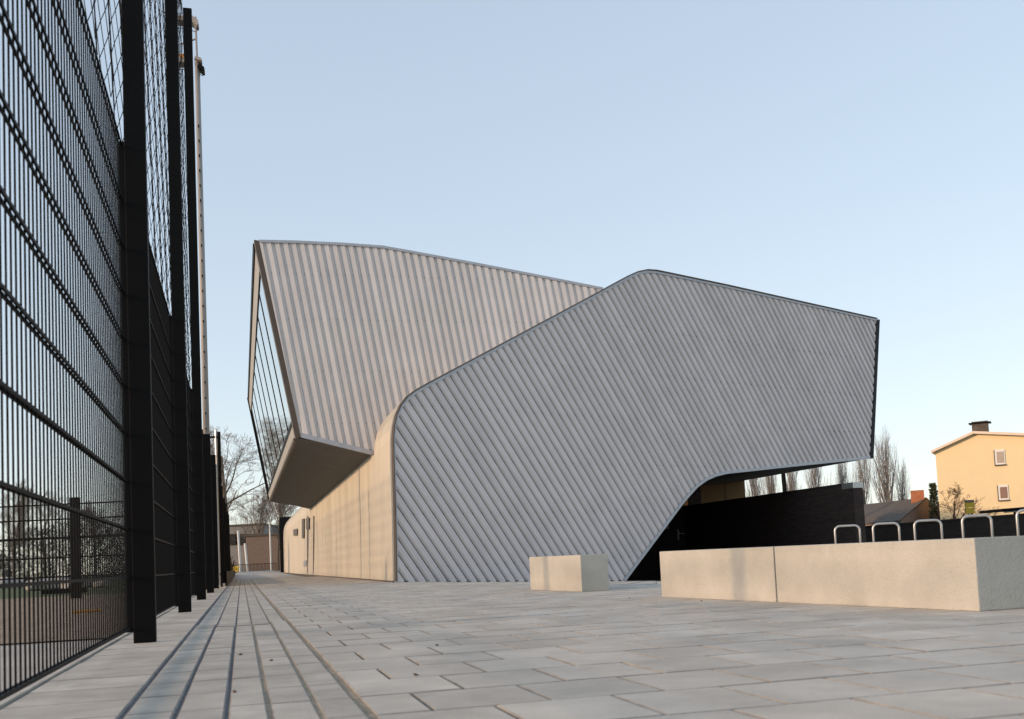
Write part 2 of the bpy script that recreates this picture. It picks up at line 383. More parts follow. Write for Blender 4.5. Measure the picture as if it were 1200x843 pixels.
# wing facade outline, measured on its own upright plane
FA_px = [(462.8, 682.8), (462.3, 640), (461.2, 590), (459.6, 540), (459.2, 515), (460.3, 501), (463.2, 488), (468.5, 476), (476, 466.5), (486, 459), (500, 451), (560, 419), (620, 387), (690, 349.5), (722, 332), (736, 324.5), (746, 320), (757, 317.8), (768, 318.6), (780, 321),
         (850, 335.5), (940, 355.5), (1026, 374.5),
         (1023, 456), (1018.5, 537.5),
         (940, 545.5), (866, 553.5), (850, 555.2), (838, 558.2), (827, 563), (816, 571), (806, 582), (800, 589), (765, 636), (731, 681.6)]
FA = [on_plane(u, v, C0, FAn) for u, v in FA_px]
def to2(p, o, d): q = Vector(p) - o; return (q.dot(d), q.z)
def cladding(poly2, phi, pitch, prof, off=0.0):
    """corrugated strips filling polygon poly2 (s,z); returns one list of quads per rib. a runs across the ribs, b along them"""
    ca, sa = math.cos(phi), math.sin(phi)
    P = [(s * ca + z * sa, -s * sa + z * ca) for s, z in poly2]
    amin, amax = min(p[0] for p in P), max(p[0] for p in P)
    n = len(P); out = {}
    def h(a):
        t = ((a - off) / pitch) % 1.0
        for (x0, y0), (x1, y1) in zip(prof[:-1], prof[1:]):
            if x0 <= t <= x1: return y0 + (y1 - y0) * (t - x0) / (x1 - x0)
        return prof[-1][1]
    ks = range(int((amin - off) / pitch) - 2, int((amax - off) / pitch) + 2)
    br = set([amin, amax]) | set(p[0] for p in P) | set(off + (k + x) * pitch for k in ks for x, _ in prof)
    br = sorted(x for x in br if amin <= x <= amax)
    def back(a, b_): return (a * ca - b_ * sa, a * sa + b_ * ca, h(a))
    for a0, a1 in zip(br[:-1], br[1:]):
        if a1 - a0 < 1e-5: continue
        m = (a0 + a1) / 2; cr_ = []
        for i in range(n):
            (x0, y0), (x1, y1) = P[i], P[(i + 1) % n]
            if (x0 - m) * (x1 - m) < 0:
                f = lambda a: y0 + (y1 - y0) * (a - x0) / (x1 - x0)
                cr_.append((f(m), f(a0), f(a1)))
        cr_.sort(); k = math.floor((m - off) / pitch)
        for i in range(0, len(cr_) - 1, 2):
            lo, hi = cr_[i], cr_[i + 1]
            out.setdefault(k, []).append([back(a0, lo[1]), back(a1, lo[2]), back(a1, hi[2]), back(a0, hi[1])])
    return out
def corrugate(parent, o, d, nrm, poly2, phi, pitch, prof, m, off=0.0, name='cladding_strip'):
    for k, qs in sorted(cladding(poly2, phi, pitch, prof, off).items()):
        b = MB()
        for q in qs: b.add([o + d * s + UP * z + nrm * h for s, z, h in q], [(0, 1, 2, 3)])
        b.build(name, m, parent)
PROF = [(0, 0), (.02, -.045), (.09, -.045), (.11, 0), (.30, .032), (.74, .032), (.96, 0), (1.0, 0)]
f2 = [to2(p, C0, FAd) for p in FA]
# direction of the ribs on the wing
g0, g1 = to2(on_plane(590, 550, C0, FAn), C0, FAd), to2(on_plane(600, 565.9, C0, FAn), C0, FAd)
phiA = math.atan2(g1[0] - g0[0], -(g1[1] - g0[1]))      # lean from upright, foot to the right
v0 = on_plane(463, 600, C0, FAn).z - on_plane(463, 619.5, C0, FAn).z
pitchA = v0 * math.sin(phiA)
print('phiA', math.degrees(phiA), 'pitchA', pitchA, 'FA corners', f2[0], f2[22], f2[24], f2[-1])
corrugate(bld, C0, FAd, FAn, f2, phiA, pitchA, PROF, M['clad'])
# backing, right end lining
b = MB(); b.poly([p - FAn * .02 for p in reversed(FA)]); b.build('facade_backing', M['dark'], bld)
T1_, T2_, T3_ = FA[22], FA[23], FA[24]
b = MB()
b.prism([T1_ - FAn * .01, T2_ - FAn * .01, T3_ - FAn * .01, T3_ + FAd * .21 - FAn * .01, T1_ + FAd * .21 - FAn * .01], FAn * .06); b.build('end_lining', M['dark'], bld)
def flashing(parent, pts, nrm, w, t, m, name='edge_flashing', inward=1, proud=.06):
    """strip of width w lying against the face along a line"""
    b = MB(); n = len(pts)
    for i in range(n - 1):
        a, c = pts[i], pts[i + 1]
        def side(i):
            if i == 0: tg = pts[1] - pts[0]
            elif i == n - 1: tg = pts[-1] - pts[-2]
            else: tg = (pts[i + 1] - pts[i]).normalized() + (pts[i] - pts[i - 1]).normalized()
            return nrm.cross(tg.normalized()).normalized() * inward
        s0, s1 = side(i), side(i + 1)
        q0 = [a - s0 * .015, a + s0 * w, a + s0 * w + nrm * t, a - s0 * .015 + nrm * t]
        q1 = [c - s1 * .015, c + s1 * w, c + s1 * w + nrm * t, c - s1 * .015 + nrm * t]
        b.add(q0 + q1, [(0, 1, 5, 4), (1, 2, 6, 5), (2, 3, 7, 6), (3, 0, 4, 7)] + ([(0, 3, 2, 1)] if i == 0 else []) + ([(4, 5, 6, 7)] if i == n - 2 else []))
    o = b.build(name, m, parent); return o
# which side is inward: test with the top edge
nn = FAn
flashing(bld, [p for p in FA[:23]], nn, .065, .06, M['trim'], inward=-1)
flashing(bld, [p + UP * .025 for p in FA[:23]], nn, .014, .10, M['brown'], name='upper_flashing', inward=-1)
flashing(bld, FA[24:], nn, .08, .06, M['trim'], name='lower_flashing', inward=-1)
# plinth
b = MB(); b.box(C0 + UP * -.3 - FAn * .1, (b_end - C0), FAn * .12, UP * .33); b.build('plinth', M['dark'], bld)
# the volume behind: the outline carried back along E
LEN = le(on_ground(334, 671.6))[1] - le(C0)[1]
print('LEN', LEN)
def side_clad(name, path, l0, l1, outward, pitch, prof, m, smooth=False, kind=None):
    """ribs follow the path, stacked along E"""
    b = MB(); st = []
    k = 0
    while k * pitch < l1 - l0:
        for x, y in prof[:-1]:
            e = l0 + (k + x) * pitch
            if e < l1: st.append((e, y))
        k += 1
    st.append((l1, 0)); n = len(path)
    nrms = []
    for i in range(n):
        a = path[max(0, i - 1)]; c = path[min(n - 1, i + 1)]; t = (c - a); t -= E * t.dot(E); t.normalize(); q = E.cross(t).normalized()
        nrms.append(q * outward)
    for (e, y) in st:
        for i in range(n): b.v.append(tuple(path[i] + E * e + nrms[i] * y))
    ns = len(st)
    b.f = [(j * n + i, j * n + i + 1, (j + 1) * n + i + 1, (j + 1) * n + i) for j in range(ns - 1) for i in range(n - 1)]
    return b.build(name, m, bld, kind=kind)
path = [Vector(p) for p in FA[:20]]
base = path[0].copy()
WP = [(0, 0), (.2, 0), (.35, .03), (.75, .03), (.9, 0), (1.0, 0)]
tt = path[3] - path[1]; tt -= E * tt.dot(E)
ow = 1 if E.cross(tt).dot(L) < 0 else -1
side_clad('side_cladding', path[:12], .02, LEN, ow, .23, WP, M['wallclad'])
b = MB()
HB = 33.0                                     # the high body ends here; a lower wing carries on
for i in range(11, 19): b.quad(path[i], path[i + 1], path[i + 1] + E * HB, path[i] + E * HB)
for i in (19, 20, 21): b.quad(FA[i], FA[i + 1], FA[i + 1] + E * HB, FA[i] + E * HB)
for i in (11, 12): b.quad(path[i] + E * HB, path[i + 1] + E * HB, path[i + 1] + E * LEN, path[i] + E * LEN)
b.quad(path[13] + E * HB, path[13] + L * 9 + E * HB, path[13] + L * 9 + E * LEN, path[13] + E * LEN)
b.build('roof', M['trim'], bld)
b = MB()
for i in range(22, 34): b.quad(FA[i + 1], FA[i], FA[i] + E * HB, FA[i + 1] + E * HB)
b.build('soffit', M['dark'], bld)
b = MB(); b.poly([p + E * HB for p in FA]); b.poly([p + E * LEN for p in path[:14]] + [path[13] + L * 9 + E * LEN, path[0] + L * 9 + E * LEN]); b.quad(path[0] + L * 9 + E * HB, path[13] + L * 9 + E * HB, path[13] + L * 9 + E * LEN, path[0] + L * 9 + E * LEN); b.build('rear_wall', M['wallclad'], bld)
b = MB(); b.box(LE(le(C0)[0] - .03, le(C0)[1] + .05, -.2), L * .05, E * (LEN - .05), UP * .24); o = b.build('side_plinth', M['brown'], bld)
# small windows and door outlines in the long sunny wall
WN = -L; WPt = C0
def wallrect(px, name, m, proud=.03, inset=None):
    b = MB(); q = [on_plane(u, v, WPt, WN) for u, v in px]
    b.prism([x + WN * .02 for x in q], WN * proud); return b.build(name, m, bld)
for (u0, v0_, u1, v1_) in [(344.5, 620.5, 349, 628), (359.5, 607.5, 363, 620.5), (354.5, 608.5, 357, 631), (356.5, 657.5, 359.5, 664)]:
    f = wallrect([(u0, v0_), (u1, v0_ - .8), (u1, v1_ - .3), (u0, v1_)], 'window', M['brown'] if v1_ < 650 else M['trim'])
for u in (360.5, 367.5):
    wallrect([(u, 605), (u + .7, 604.6), (u + .7, 672.5 + (u - 360) * .1), (u, 672.4 + (u - 360) * .1)], 'door_joint', M['soffit'], .015)
# ------------------------------------------------------------------ upper storey
Q1 = on_plane(436, 533, C0, -L)             # where its underside meets the long wall
FBd = Vector((math.sin(math.radians(75)), math.cos(math.radians(75)), 0)); FBn = Vector((FBd.y, -FBd.x, 0))
FB_px = [(303.5, 282.5), (345, 283.3), (400, 285.8), (448, 289.2), (480, 294.8), (560, 309.6), (640, 325.1), (700, 337.0), (706, 338.2), (706, 400), (640, 450), (520, 500), (445, 535), (436, 533), (352.5, 512.5)]
FB = [on_plane(u, v, Q1, FBn) for u, v in FB_px]
o2 = [to2(p, Q1, FBd) for p in FB]
g0, g1 = to2(on_plane(500, 330, Q1, FBn), Q1, FBd), to2(on_plane(504, 350, Q1, FBn), Q1, FBd)
phiB = math.atan2(g1[0] - g0[0], -(g1[1] - g0[1]))
pitchB = (to2(on_plane(469.2, 330, Q1, FBn), Q1, FBd)[0] - to2(on_plane(460, 330, Q1, FBn), Q1, FBd)[0]) * math.cos(phiB)
print('Q1', Q1, 'phiB', math.degrees(phiB), 'pitchB', pitchB, 'FB', o2)
PROFB = [(0, 0), (.02, 0), (.14, .034), (.70, .052), (.82, 0), (1.0, 0)]
corrugate(bld, Q1, FBd, FBn, o2, phiB, pitchB, PROFB, M['clad_b'], name='upper_cladding_strip')
b = MB(); b.poly([p + E * .02 for p in FB]); b.build('upper_backing', M['dark'], bld)
flashing(bld, FB[:9], FBn, .06, .07, M['trim'], inward=1 if FBn.cross(FB[1] - FB[0]).z < 0 else -1, name='upper_edge_flashing')
flashing(bld, [FB[13], FB[14]], FBn, .11, .075, M['trim'], inward=1 if FBn.cross(FB[14] - FB[13]).z > 0 else -1, name='upper_lower_flashing')
BL = le(on_ground(316, 671))[1]
# left end: frame, glass, pale panels
TA = on_plane(297.6, 281.5, Q1, FBn); TB = on_plane(346.3, 514, Q1, FBn)     # outer edge of the glazed end
TA2, TB2 = FB[0], FB[14]
rr = 2.03
dQ = le(Q1)[1]; BLEN = 27.5
b = MB(); b.prism([TA, TA2 + L * .0, TB2, TB], E * .35)
b.v = [tuple(Vector(v) - E * .03) for v in b.v]
b.build('end_frame', M['brown'], bld)
sl = (TB - TA)                                # down the glazed end
def gp(t, v, out=0.0):                        # point on the glazed face
    nrm = sl.normalized().cross(E).normalized(); nrm = nrm if nrm.dot(L) < 0 else -nrm
    return TA + sl * v + E * t + nrm * out
def facebox(t0, t1, v0, v1, o0, o1, name, m, parent=bld):
    b = MB(); q = [gp(t0, v0, o0), gp(t1, v0, o0), gp(t1, v1, o0), gp(t0, v1, o0)]
    b.prism(q, gp(0, 0, o1) - gp(0, 0, o0)); return b.build(name, m, parent)
facebox(.32, BLEN, .0, .03, -.05, .03, 'frame_rail', M['black'])
facebox(.32, BLEN, .03, .135, -.05, -.01, 'pale_panel', M['pale'])
facebox(.32, BLEN, .905, .93, -.05, .0, 'frame_rail', M['black'])
facebox(.32, BLEN, .93, .99, -.05, -.01, 'pale_panel', M['pale'])
facebox(BLEN, BLEN + .25, .0, 1.0, -.10, .05, 'end_frame', M['black'])
facebox(.32, BLEN, .99, 1.005, -.05, .035, 'frame_rail', M['brown'])
ts = [.35, 2.7, 5.6, 8.7, 12.0, 15.5, 19.5, 23.5, BLEN]
win = facebox(.35, BLEN, .135, .145, -.08, .0, 'window', M['black'])
for t0, t1 in zip(ts[:-1], ts[1:]): 
    p = facebox(t0 + .05, t1 - .02, .147, .903, -.05, -.022, 'pane', M['glass'], win); p.matrix_parent_inverse = Matrix.Identity(4)
for t in ts[1:-1]:
    p = facebox(t - .02, t + .05, .145, .905, -.05, -.005, 'mullion', M['black'], win); p.matrix_parent_inverse = Matrix.Identity(4)
# underside in long boards, roof, back
R1, Qb = TB, Q1
us = MB()
nb = 14
for i in range(nb):
    a = TB.lerp(Q1 + L * .4 - UP * 0.0, 0); 
ux = (FB[13] + L * .3) - TB
for i in range(nb):
    t0 = i * (BLEN + .2) / nb; t1 = t0 + (BLEN + .2) / nb - .012
    b = MB(); b.box(TB + E * t0 + UP * .0, ux, E * (t1 - t0), UP * .08); b.build('soffit_board', M['soffit'], bld)
b = MB(); b.box(TB + UP * .02, ux * .98, E * BLEN, UP * .05); b.build('soffit_backing', M['dark'], bld)
b = MB()
for i in range(0, 8): b.quad(FB[i] , FB[i + 1], FB[i + 1] + E * BLEN, FB[i] + E * BLEN)
b.quad(TA, FB[0], FB[0] + E * BLEN, TA + E * BLEN)
b.build('upper_roof', M['trim'], bld)
b = MB(); b.poly([p + E * BLEN for p in FB]); b.poly([TA + E * BLEN, TB + E * BLEN, FB[14] + E * BLEN, FB[0] + E * BLEN]); b.build('upper_rear_wall', M['clad_b'], bld)
# fixing screws, in level rows
def screws(parent, o, d, nrm, poly2, rows, phi, pitch, name, size=.013):
    b = MB(); P = poly2; n = len(P)
    for (z0, dz) in rows:
        k = -400
        step = pitch / math.cos(phi)
        for k in range(-20, 260):
            a = (k + .05) * pitch; s = (a - z0 * math.sin(phi)) / math.cos(phi); z = z0
            ins = False
            for i in range(n):
                (x0, y0), (x1, y1) = P[i], P[(i + 1) % n]
                if (y0 > z) != (y1 > z) and s < x0 + (z - y0) * (x1 - x0) / (y1 - y0): ins = not ins
            if ins: b.cbox(o + d * s + UP * z + nrm * .012, d * size, UP * size, nrm * .03)
    if b.v: b.build(name, M['black'], parent, kind='stuff')
screws(bld, C0, FAd, FAn, f2, [(z, 0) for z in (.35, 1.7, 3.1, 4.5, 5.9, 7.3)], phiA, pitchA, 'screws')
screws(bld, Q1, FBd, FBn, o2, [(z, 0) for z in (.9, 2.4, 3.9, 5.2)], phiB, pitchB, 'upper_screws')
# ------------------------------------------------------------------ entrance under the wing
OL = at_depth(872, 575, 50 * 1.0)
TE = le(T3_)[1]; tE = T3_.copy()
# place where the overhang edge passes the sight line x=872
lo, hi = 0.0, 40.0
for _ in range(40):
    m_ = (lo + hi) / 2
    if proj(T3_ + E * m_)[0] > 872.5: lo = m_
    else: hi = m_
OP = T3_ + E * lo; print('olive at', OP, 'depth', OP.y)
b = MB(); q = [(870, 590), (800, 590)]
oz = OP.z + .6
wdt = 9.0
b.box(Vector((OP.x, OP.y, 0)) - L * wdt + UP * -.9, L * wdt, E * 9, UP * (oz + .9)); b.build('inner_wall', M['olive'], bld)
jp = on_plane(849.5, 575, OP, E)
b = MB(); b.box(Vector((jp.x, jp.y, 1.0)) - E * .012, L * .03, E * .02, UP * 3.2); b.build('panel_joint', M['dark'], bld)
b = MB(); RL = le(OP)[0] - le(C0)[0] - .4
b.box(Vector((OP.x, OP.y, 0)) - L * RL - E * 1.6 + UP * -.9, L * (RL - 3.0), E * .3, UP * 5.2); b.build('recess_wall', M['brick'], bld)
RW = Vector((OP.x, OP.y, 0)) - E * 1.6
dq = [on_plane(u, v, RW, E) for u, v in ((770, 610), (800, 608), (800, 660), (770, 662))]
b = MB(); b.prism([Vector((dq[0].x, dq[0].y, 1.6)), Vector((dq[1].x, dq[1].y, 1.6)), Vector((dq[2].x, dq[2].y, -.6)), Vector((dq[3].x, dq[3].y, -.6))], -E * .05); dr = b.build('door', M['dark'], bld)
hp = on_plane(794, 627, RW, E) - E * .09
b = MB(); b.cbox(hp, L * .05, UP * .42, E * .02); b.tube([hp + UP * .05 - E * .0, hp + UP * .05 - E * .07], .014, 6); b.tube([hp + UP * .05 - E * .07, hp + UP * .05 - E * .07 + L * .24], .016, 6)
b.build('handle', M['white'], dr).matrix_parent_inverse = Matrix.Identity(4)  # white colour paints in the glint of the metal handle
lp = on_plane(799, 589, RW, E) - E * .3
b = MB(); b.cbox(lp, L * .2, UP * .32, E * .2); b.build('wall_lamp', M['orangelamp'], bld)
lp = on_plane(777, 617.5, RW, E) - E * .3
b = MB(); b.cbox(lp, L * .2, UP * .22, E * .2); b.build('wall_box', M['pale'], bld)
# brick wall running out of the entrance
zt = 2.35
bw_r = at_depth(1010.5, 565.5, 33.5); 
d_ = ray(1010.5, 565.8); bw_r = CAM + d_ * ((zt - CAM.z) / d_.z)
bwt = empty('brick_wall', Vector((bw_r.x, bw_r.y, -.4)), 'dark brick wall running out from under the overhang, zinc cap on its end', 'wall')
ln = le(OP)[1] - 1.6 - le(bw_r)[1] - .03
b = MB(); b.box(Vector((bw_r.x, bw_r.y, -.9)) - L * .34, L * .34, E * ln, UP * (zt + .9)); b.build('brickwork', M['brick'], bwt)
b = MB(); c = Vector((bw_r.x, bw_r.y, zt)); b.box(c - L * .36 - E * .02 - UP * .16, L * .38, E * .62, UP * .18); b.build('zinc_cap', M['galv'], bwt)
b = MB(); b.box(c - L * .36 + E * .63 - UP * .02, L * .38, E * (ln - .66), UP * .05); b.build('coping', M['dark'], bwt)
# ================================================================== CONCRETE BLOCKS
BD = (on_ground(775.5, 699.9) - on_ground(1148, 716.9)).normalized(); BNR = Vector((BD.y, -BD.x, 0))            # long faces run along BD
def block(u0, v0, u1, v1, thick, label, m=M['concrete']):
    a = on_ground(u0, v0); c = on_ground(u1, v1)
    lo, hi = 0.0, 12.0                                   # follow the row until the sight line of the other end
    for _ in range(40):
        m_ = (lo + hi) / 2
        if proj(a - BD * m_)[0] < u1: lo = m_
        else: hi = m_
    c2 = a - BD * lo
    root_loc = (a + c2) / 2
    b = MB(); g = .012
    b.box(a - root_loc, c2 - a, BNR * thick, UP * .487)
    o = b.build('concrete_block', m, bevel=.008, label=label, cat='block', group='cast concrete seating blocks in a row on the plaza')
    o.location = root_loc
    return o, a, c2
o, a, c = block(621.8, 691.3, 682, 695.1, .40, 'short concrete block standing alone in front of the ribbed wing facade')
print('small block len', (c - a).length, 'right px', proj(c + BNR * .40), 'top', proj(c + UP * .487))
o, a2, c2 = block(775.5, 699.9, 909.6, 707.6, .62, 'concrete seating block in the middle, left of the thin joint in the long wall')
print('blk2', (c2 - a2).length, proj(a2 + UP * .487), le(a), le(a2))
jv = proj(c2 - BD * .02)
o, a3, c3 = block(jv[0], jv[1], 1148, 716.7, .62, 'longest concrete seating block at the right, its grey end face turned to the viewer')
print('blk3', (c3 - a3).length, proj(c3 + UP * .487), proj(a3), proj(c2))
# ================================================================== BICYCLE HOOPS
HG = 'galvanised bicycle hoops behind the concrete blocks'
hl = ['leftmost galvanised bicycle hoop, in front of the end of the dark brick wall', 'second galvanised bicycle hoop from the left, beneath the low tiled house roof', 'middle galvanised bicycle hoop, below the brick gable with the chimney', 'fourth galvanised bicycle hoop, under the small yellow sign board', 'rightmost galvanised bicycle hoop, under the dark canopy, cut by the frame']
for (u0, u1, vt, dep), lab in zip([(977, 1006, 617.0, 27), (1021.5, 1052, 614.3, 26), (1070, 1101.5, 610.8, 24.8), (1126, 1160, 605.3, 23.2), (1190, 1228, 598.5, 21.6)], hl):
    p0 = at_depth(u0 + 1, vt, dep); p1 = at_depth(u1 + 1, vt - .0455 * (u1 - u0), dep - .15)
    z = (p0.z + p1.z) / 2; d = (p1 - p0); d.z = 0; wd = d.length; d.normalize(); r = .13
    zb = zg(p0) - .05; c0 = Vector((p0.x, p0.y, zb)); pts = [Vector((0, 0, 0)), Vector((0, 0, z - zb - r))]
    for i in range(1, 7): a = math.pi / 2 * i / 6; pts.append(d * (r - r * math.cos(a)) + UP * (z - zb - r + r * math.sin(a)))
    for i in range(0, 7): a = math.pi / 2 * i / 6; pts.append(d * (wd - r + r * math.sin(a)) + UP * (z - zb - r + r * math.cos(a)))
    pts.append(d * wd)
    b = MB(); b.tube(pts, .029, 10)
    o = b.build('bicycle_hoop', M['galv'], smooth=True, label=lab, cat='bicycle rack', group=HG); o.location = c0
# ================================================================== FENCE
fen = empty('sports_fence', LE(FOOT, 10, 0), 'tall black double rod mesh fence with ball net running along the left side', 'fence')
FG = FOOT; PZ = .1; FOOT = FG * (CAMH - PZ) / CAMH + .015   # the panels hang a hand's breadth above the slabs
PL = le(on_ground(170.3, 753))[0]
P1E = le(on_ground(170.3, 753))[1]; P2E = le(on_ground(217.6, 718.1))[1]; P3E = le(on_ground(237.5, 702.9))[1]
SP = (P3E - P1E) / 2; print('posts', PL, P1E, P2E, P3E, SP, 'widths', le(on_ground(182.4, 753))[0] - le(on_ground(158.2, 753))[0])
PH = 4.18 * CAMH / .5
pz = lambda u, v: on_plane(u, v, LE(FOOT, 0), L).z
PH = (pz(147, 185) + pz(93, 0)) / 2; print('panel h', PH, pz(147, 185), pz(93, 0), pz(200, 375))
posts = [P1E + SP * k for k in range(0, 11)]
NETH = on_plane(222.5, 11, LE(PL, P3E), E).z; print('net h', NETH)
pw = .105
def post(e, h, wd=pw, dp=.07):
    b = MB(); b.cbox(LE(PL, e, h / 2), L * wd, E * dp, UP * h); return b.build('fence_post', M['black'], fen, bevel=.008)
W1 = le(on_ground(182.4, 753))[0] - le(on_ground(158.2, 753))[0]
for k, e in enumerate(posts):
    post(e, NETH if k < 3 else PH * (.97 if k % 2 else 1.0), wd=W1, dp=.09)
    # clamps and the slim panel post behind
    b = MB(); b.cbox(LE(FOOT + .0, e, PH / 2 + .04), L * .05, E * .06, UP * (PH - .08)); b.build('panel_post', M['black'], fen)
    for z in (.12,):
        b = MB(); b.box(LE(FOOT + .02, e - .02, z), L * (PL - FOOT - .02), E * .04, UP * .04); b.build('bracket', M['black'], fen)
ROD = .0
RP = .118
NR = 0
railz = [(.02 + k * (PH - .04) / 10) for k in range(11)]
zs = [pz(1, v) for v in (452.5, 569.5, 687)]; print('rails', zs)
dz = (zs[0] - zs[2]) / 2; z0r = zs[2] % dz
railz = [z0r - dz + .0 if False else max(.04, z0r + dz * k) for k in range(-1, 40)]
railz = [PZ + .01] + [z for z in railz if .2 < z < PH - .15] + [PH - .04]
print('rail levels', railz)
rod_pitch = le(on_plane(6.7 + 1, 813.4, LE(FOOT, 0), L))[1] - le(on_plane(1, 817, LE(FOOT, 0), L))[1]; print('rodpitch', rod_pitch)
RP = rod_pitch
def panel(e0, e1, single, lab=None):
    rails = MB(); rods = MB(); pe = empty_part(fen, LE(FOOT, e0)) if False else None
    for z in railz:
        for sgn in (-1, 1): rails.cbox(LE(FOOT + sgn * .012, (e0 + e1) / 2, z), L * .010, E * (e1 - e0 - .04), UP * .015)
    pm = rails.build('mesh_panel', M['black'], fen)
    n = int((e1 - e0 - .08) / RP)
    for i in range(n):
        e = e0 + .06 + i * RP
        b = rods if not single else MB()
        b.tube([LE(FOOT, e, PZ), LE(FOOT, e, PH)], .0046, 6, cap=False)
        if single:
            o = b.build('rod', M['black'], pm); o.matrix_parent_inverse = Matrix.Identity(4)
    if not single:
        o = rods.build('rod', M['black'], pm, kind='stuff'); o.matrix_parent_inverse = Matrix.Identity(4)
prev = P1E - SP
panel(prev, P1E - .03, True)
for k in range(len(posts) - 1): panel(posts[k] + .03, posts[k + 1] - .03, k < 1)
# ball net above the panels
def net(e0, e1, z0, z1):
    b = MB(); cw, chh = .10, .125
    nx, nz = int((e1 - e0) / cw), int((z1 - z0) / chh)
    def pt(i, j):
        return LE(FOOT + .01 + .02 * math.sin(i * .7 + j * .3), e0 + (e1 - e0) * i / nx, z0 + (z1 - z0) * j / nz - .03 * math.sin(math.pi * i / nx) )
    for j in range(nz):
        for i in range(nx):
            if (i + j) % 2 == 0:
                b.tube([pt(i, j), pt(i + 1, j + 1)], .0034, 3, cap=False)
            else:
                b.tube([pt(i + 1, j), pt(i, j + 1)], .0034, 3, cap=False)
    b.tube([LE(FOOT, e0, z1), LE(FOOT, e1, z1)], .012, 5)
    b.build('ball_net', M['black'], fen)
net(prev, posts[0], PH, NETH)
for k in range(2): net(posts[k], posts[k + 1], PH, NETH)
# gate leaf standing open further along, galvanised hinge post
ge = le(on_ground(259, 688))[1]
gt = empty('open_gate', LE(-.6, ge), 'narrow black gate leaf on a pale hinge post beyond the black posts', 'gate')
b = MB(); hz = on_plane(256, 504, LE(-.66, ge), E).z
gl = le(on_plane(255.2, 600, LE(-.66, ge), E))[0]
b.tube([LE(gl, ge, 0), LE(gl, ge, hz)], .035, 8); b.build('hinge_post', M['galv'], gt)
gl2 = le(on_plane(258.8, 600, LE(-.66, ge), E))[0]
b = MB(); b.cbox(LE(gl2, ge - .1, 2.0 + (hz - 2) / 2 - .02), L * .10, E * .08, UP * (hz - 2.1)); b.cbox(LE(gl2 - .02, ge - .1, 1.0), L * .05, E * .08, UP * 2); b.build('gate_leaf', M['black'], gt)
for z in (hz - .25, .35):
    b = MB(); b.box(LE(gl - .22, ge - .03, z), L * .35, E * .05, UP * .06); b.build('hinge', M['black'], gt)
b = MB(); b.box(LE(-.5, ge + 1, 0), L * .05, E * 46, UP * .45); b.box(LE(-.5, ge + 1, .0), L * .05, E * .12, UP * .55)
b.build('low_black_board', M['black'], label='low black board edging the paving behind the gate, towards the trees', cat='barrier')
# ================================================================== FLOODLIGHT MAST
def mast():
    dep = 24; base = at_depth(246, 640, dep); base.z = 0; top = at_depth(231, 70, dep)
    base = Vector((top.x, top.y, 0))
    t = empty('floodlight_mast', base, 'tall slender floodlight mast behind the black fence posts', 'mast')
    tz = top.z
    b = MB(); b.tube([base, base + UP * tz], [.085, .06], 12); b.build('pole', M['mast'], t, smooth=True)
    b = MB()
    for k in range(26): b.cbox(base + UP * (2 + k * (tz - 2.6) / 28) - E * .1 , L * .03, E * .12, UP * .03)
    b.build('step_bolts', M['black'], t, kind='stuff')
    def spt(u, v): return at_depth(u, v, dep)
    b = MB(); b.tube([spt(211, 52), spt(229, 46)], .022, 6); b.tube([base + UP * (tz - .2), spt(229, 20)], .025, 6); b.build('crossarm', M['mast'], t)
    def lamp(u, v, s, tilt, m=M['mast']):
        p = spt(u, v); b = MB(); a = Vector((math.cos(tilt), 0, -math.sin(tilt))); c = Vector((math.sin(tilt), 0, math.cos(tilt)))
        q = [p + a * x * s + c * y * s for x, y in ((-.9, .35), (.5, .4), (1.0, 0), (.85, -.25), (-.9, -.3))]
        b.prism([x - E * .15 for x in q], E * .3)
        o = b.build('floodlight', m, t)
        b = MB(); b.tube([p + a * .9 * s, p + a * 1.0 * s - c * .9 * s, p - a * .3 * s - c * 1.1 * s, p - a * .5 * s], .012, 5); b.build('bracket', M['black'], o).matrix_parent_inverse = Matrix.Identity(4)
    lamp(227, 27, .17, .75); lamp(212, 25, .17, .2); lamp(236, 82, .11, .7, M['black']); lamp(211, 74, .16, .1); lamp(232.5, 72, .10, .4)
    b = MB(); p = spt(212, 68); b.cbox(p, L * .26, E * .15, UP * .14); b.build('control_box', M['orangelamp'], t)
mast()
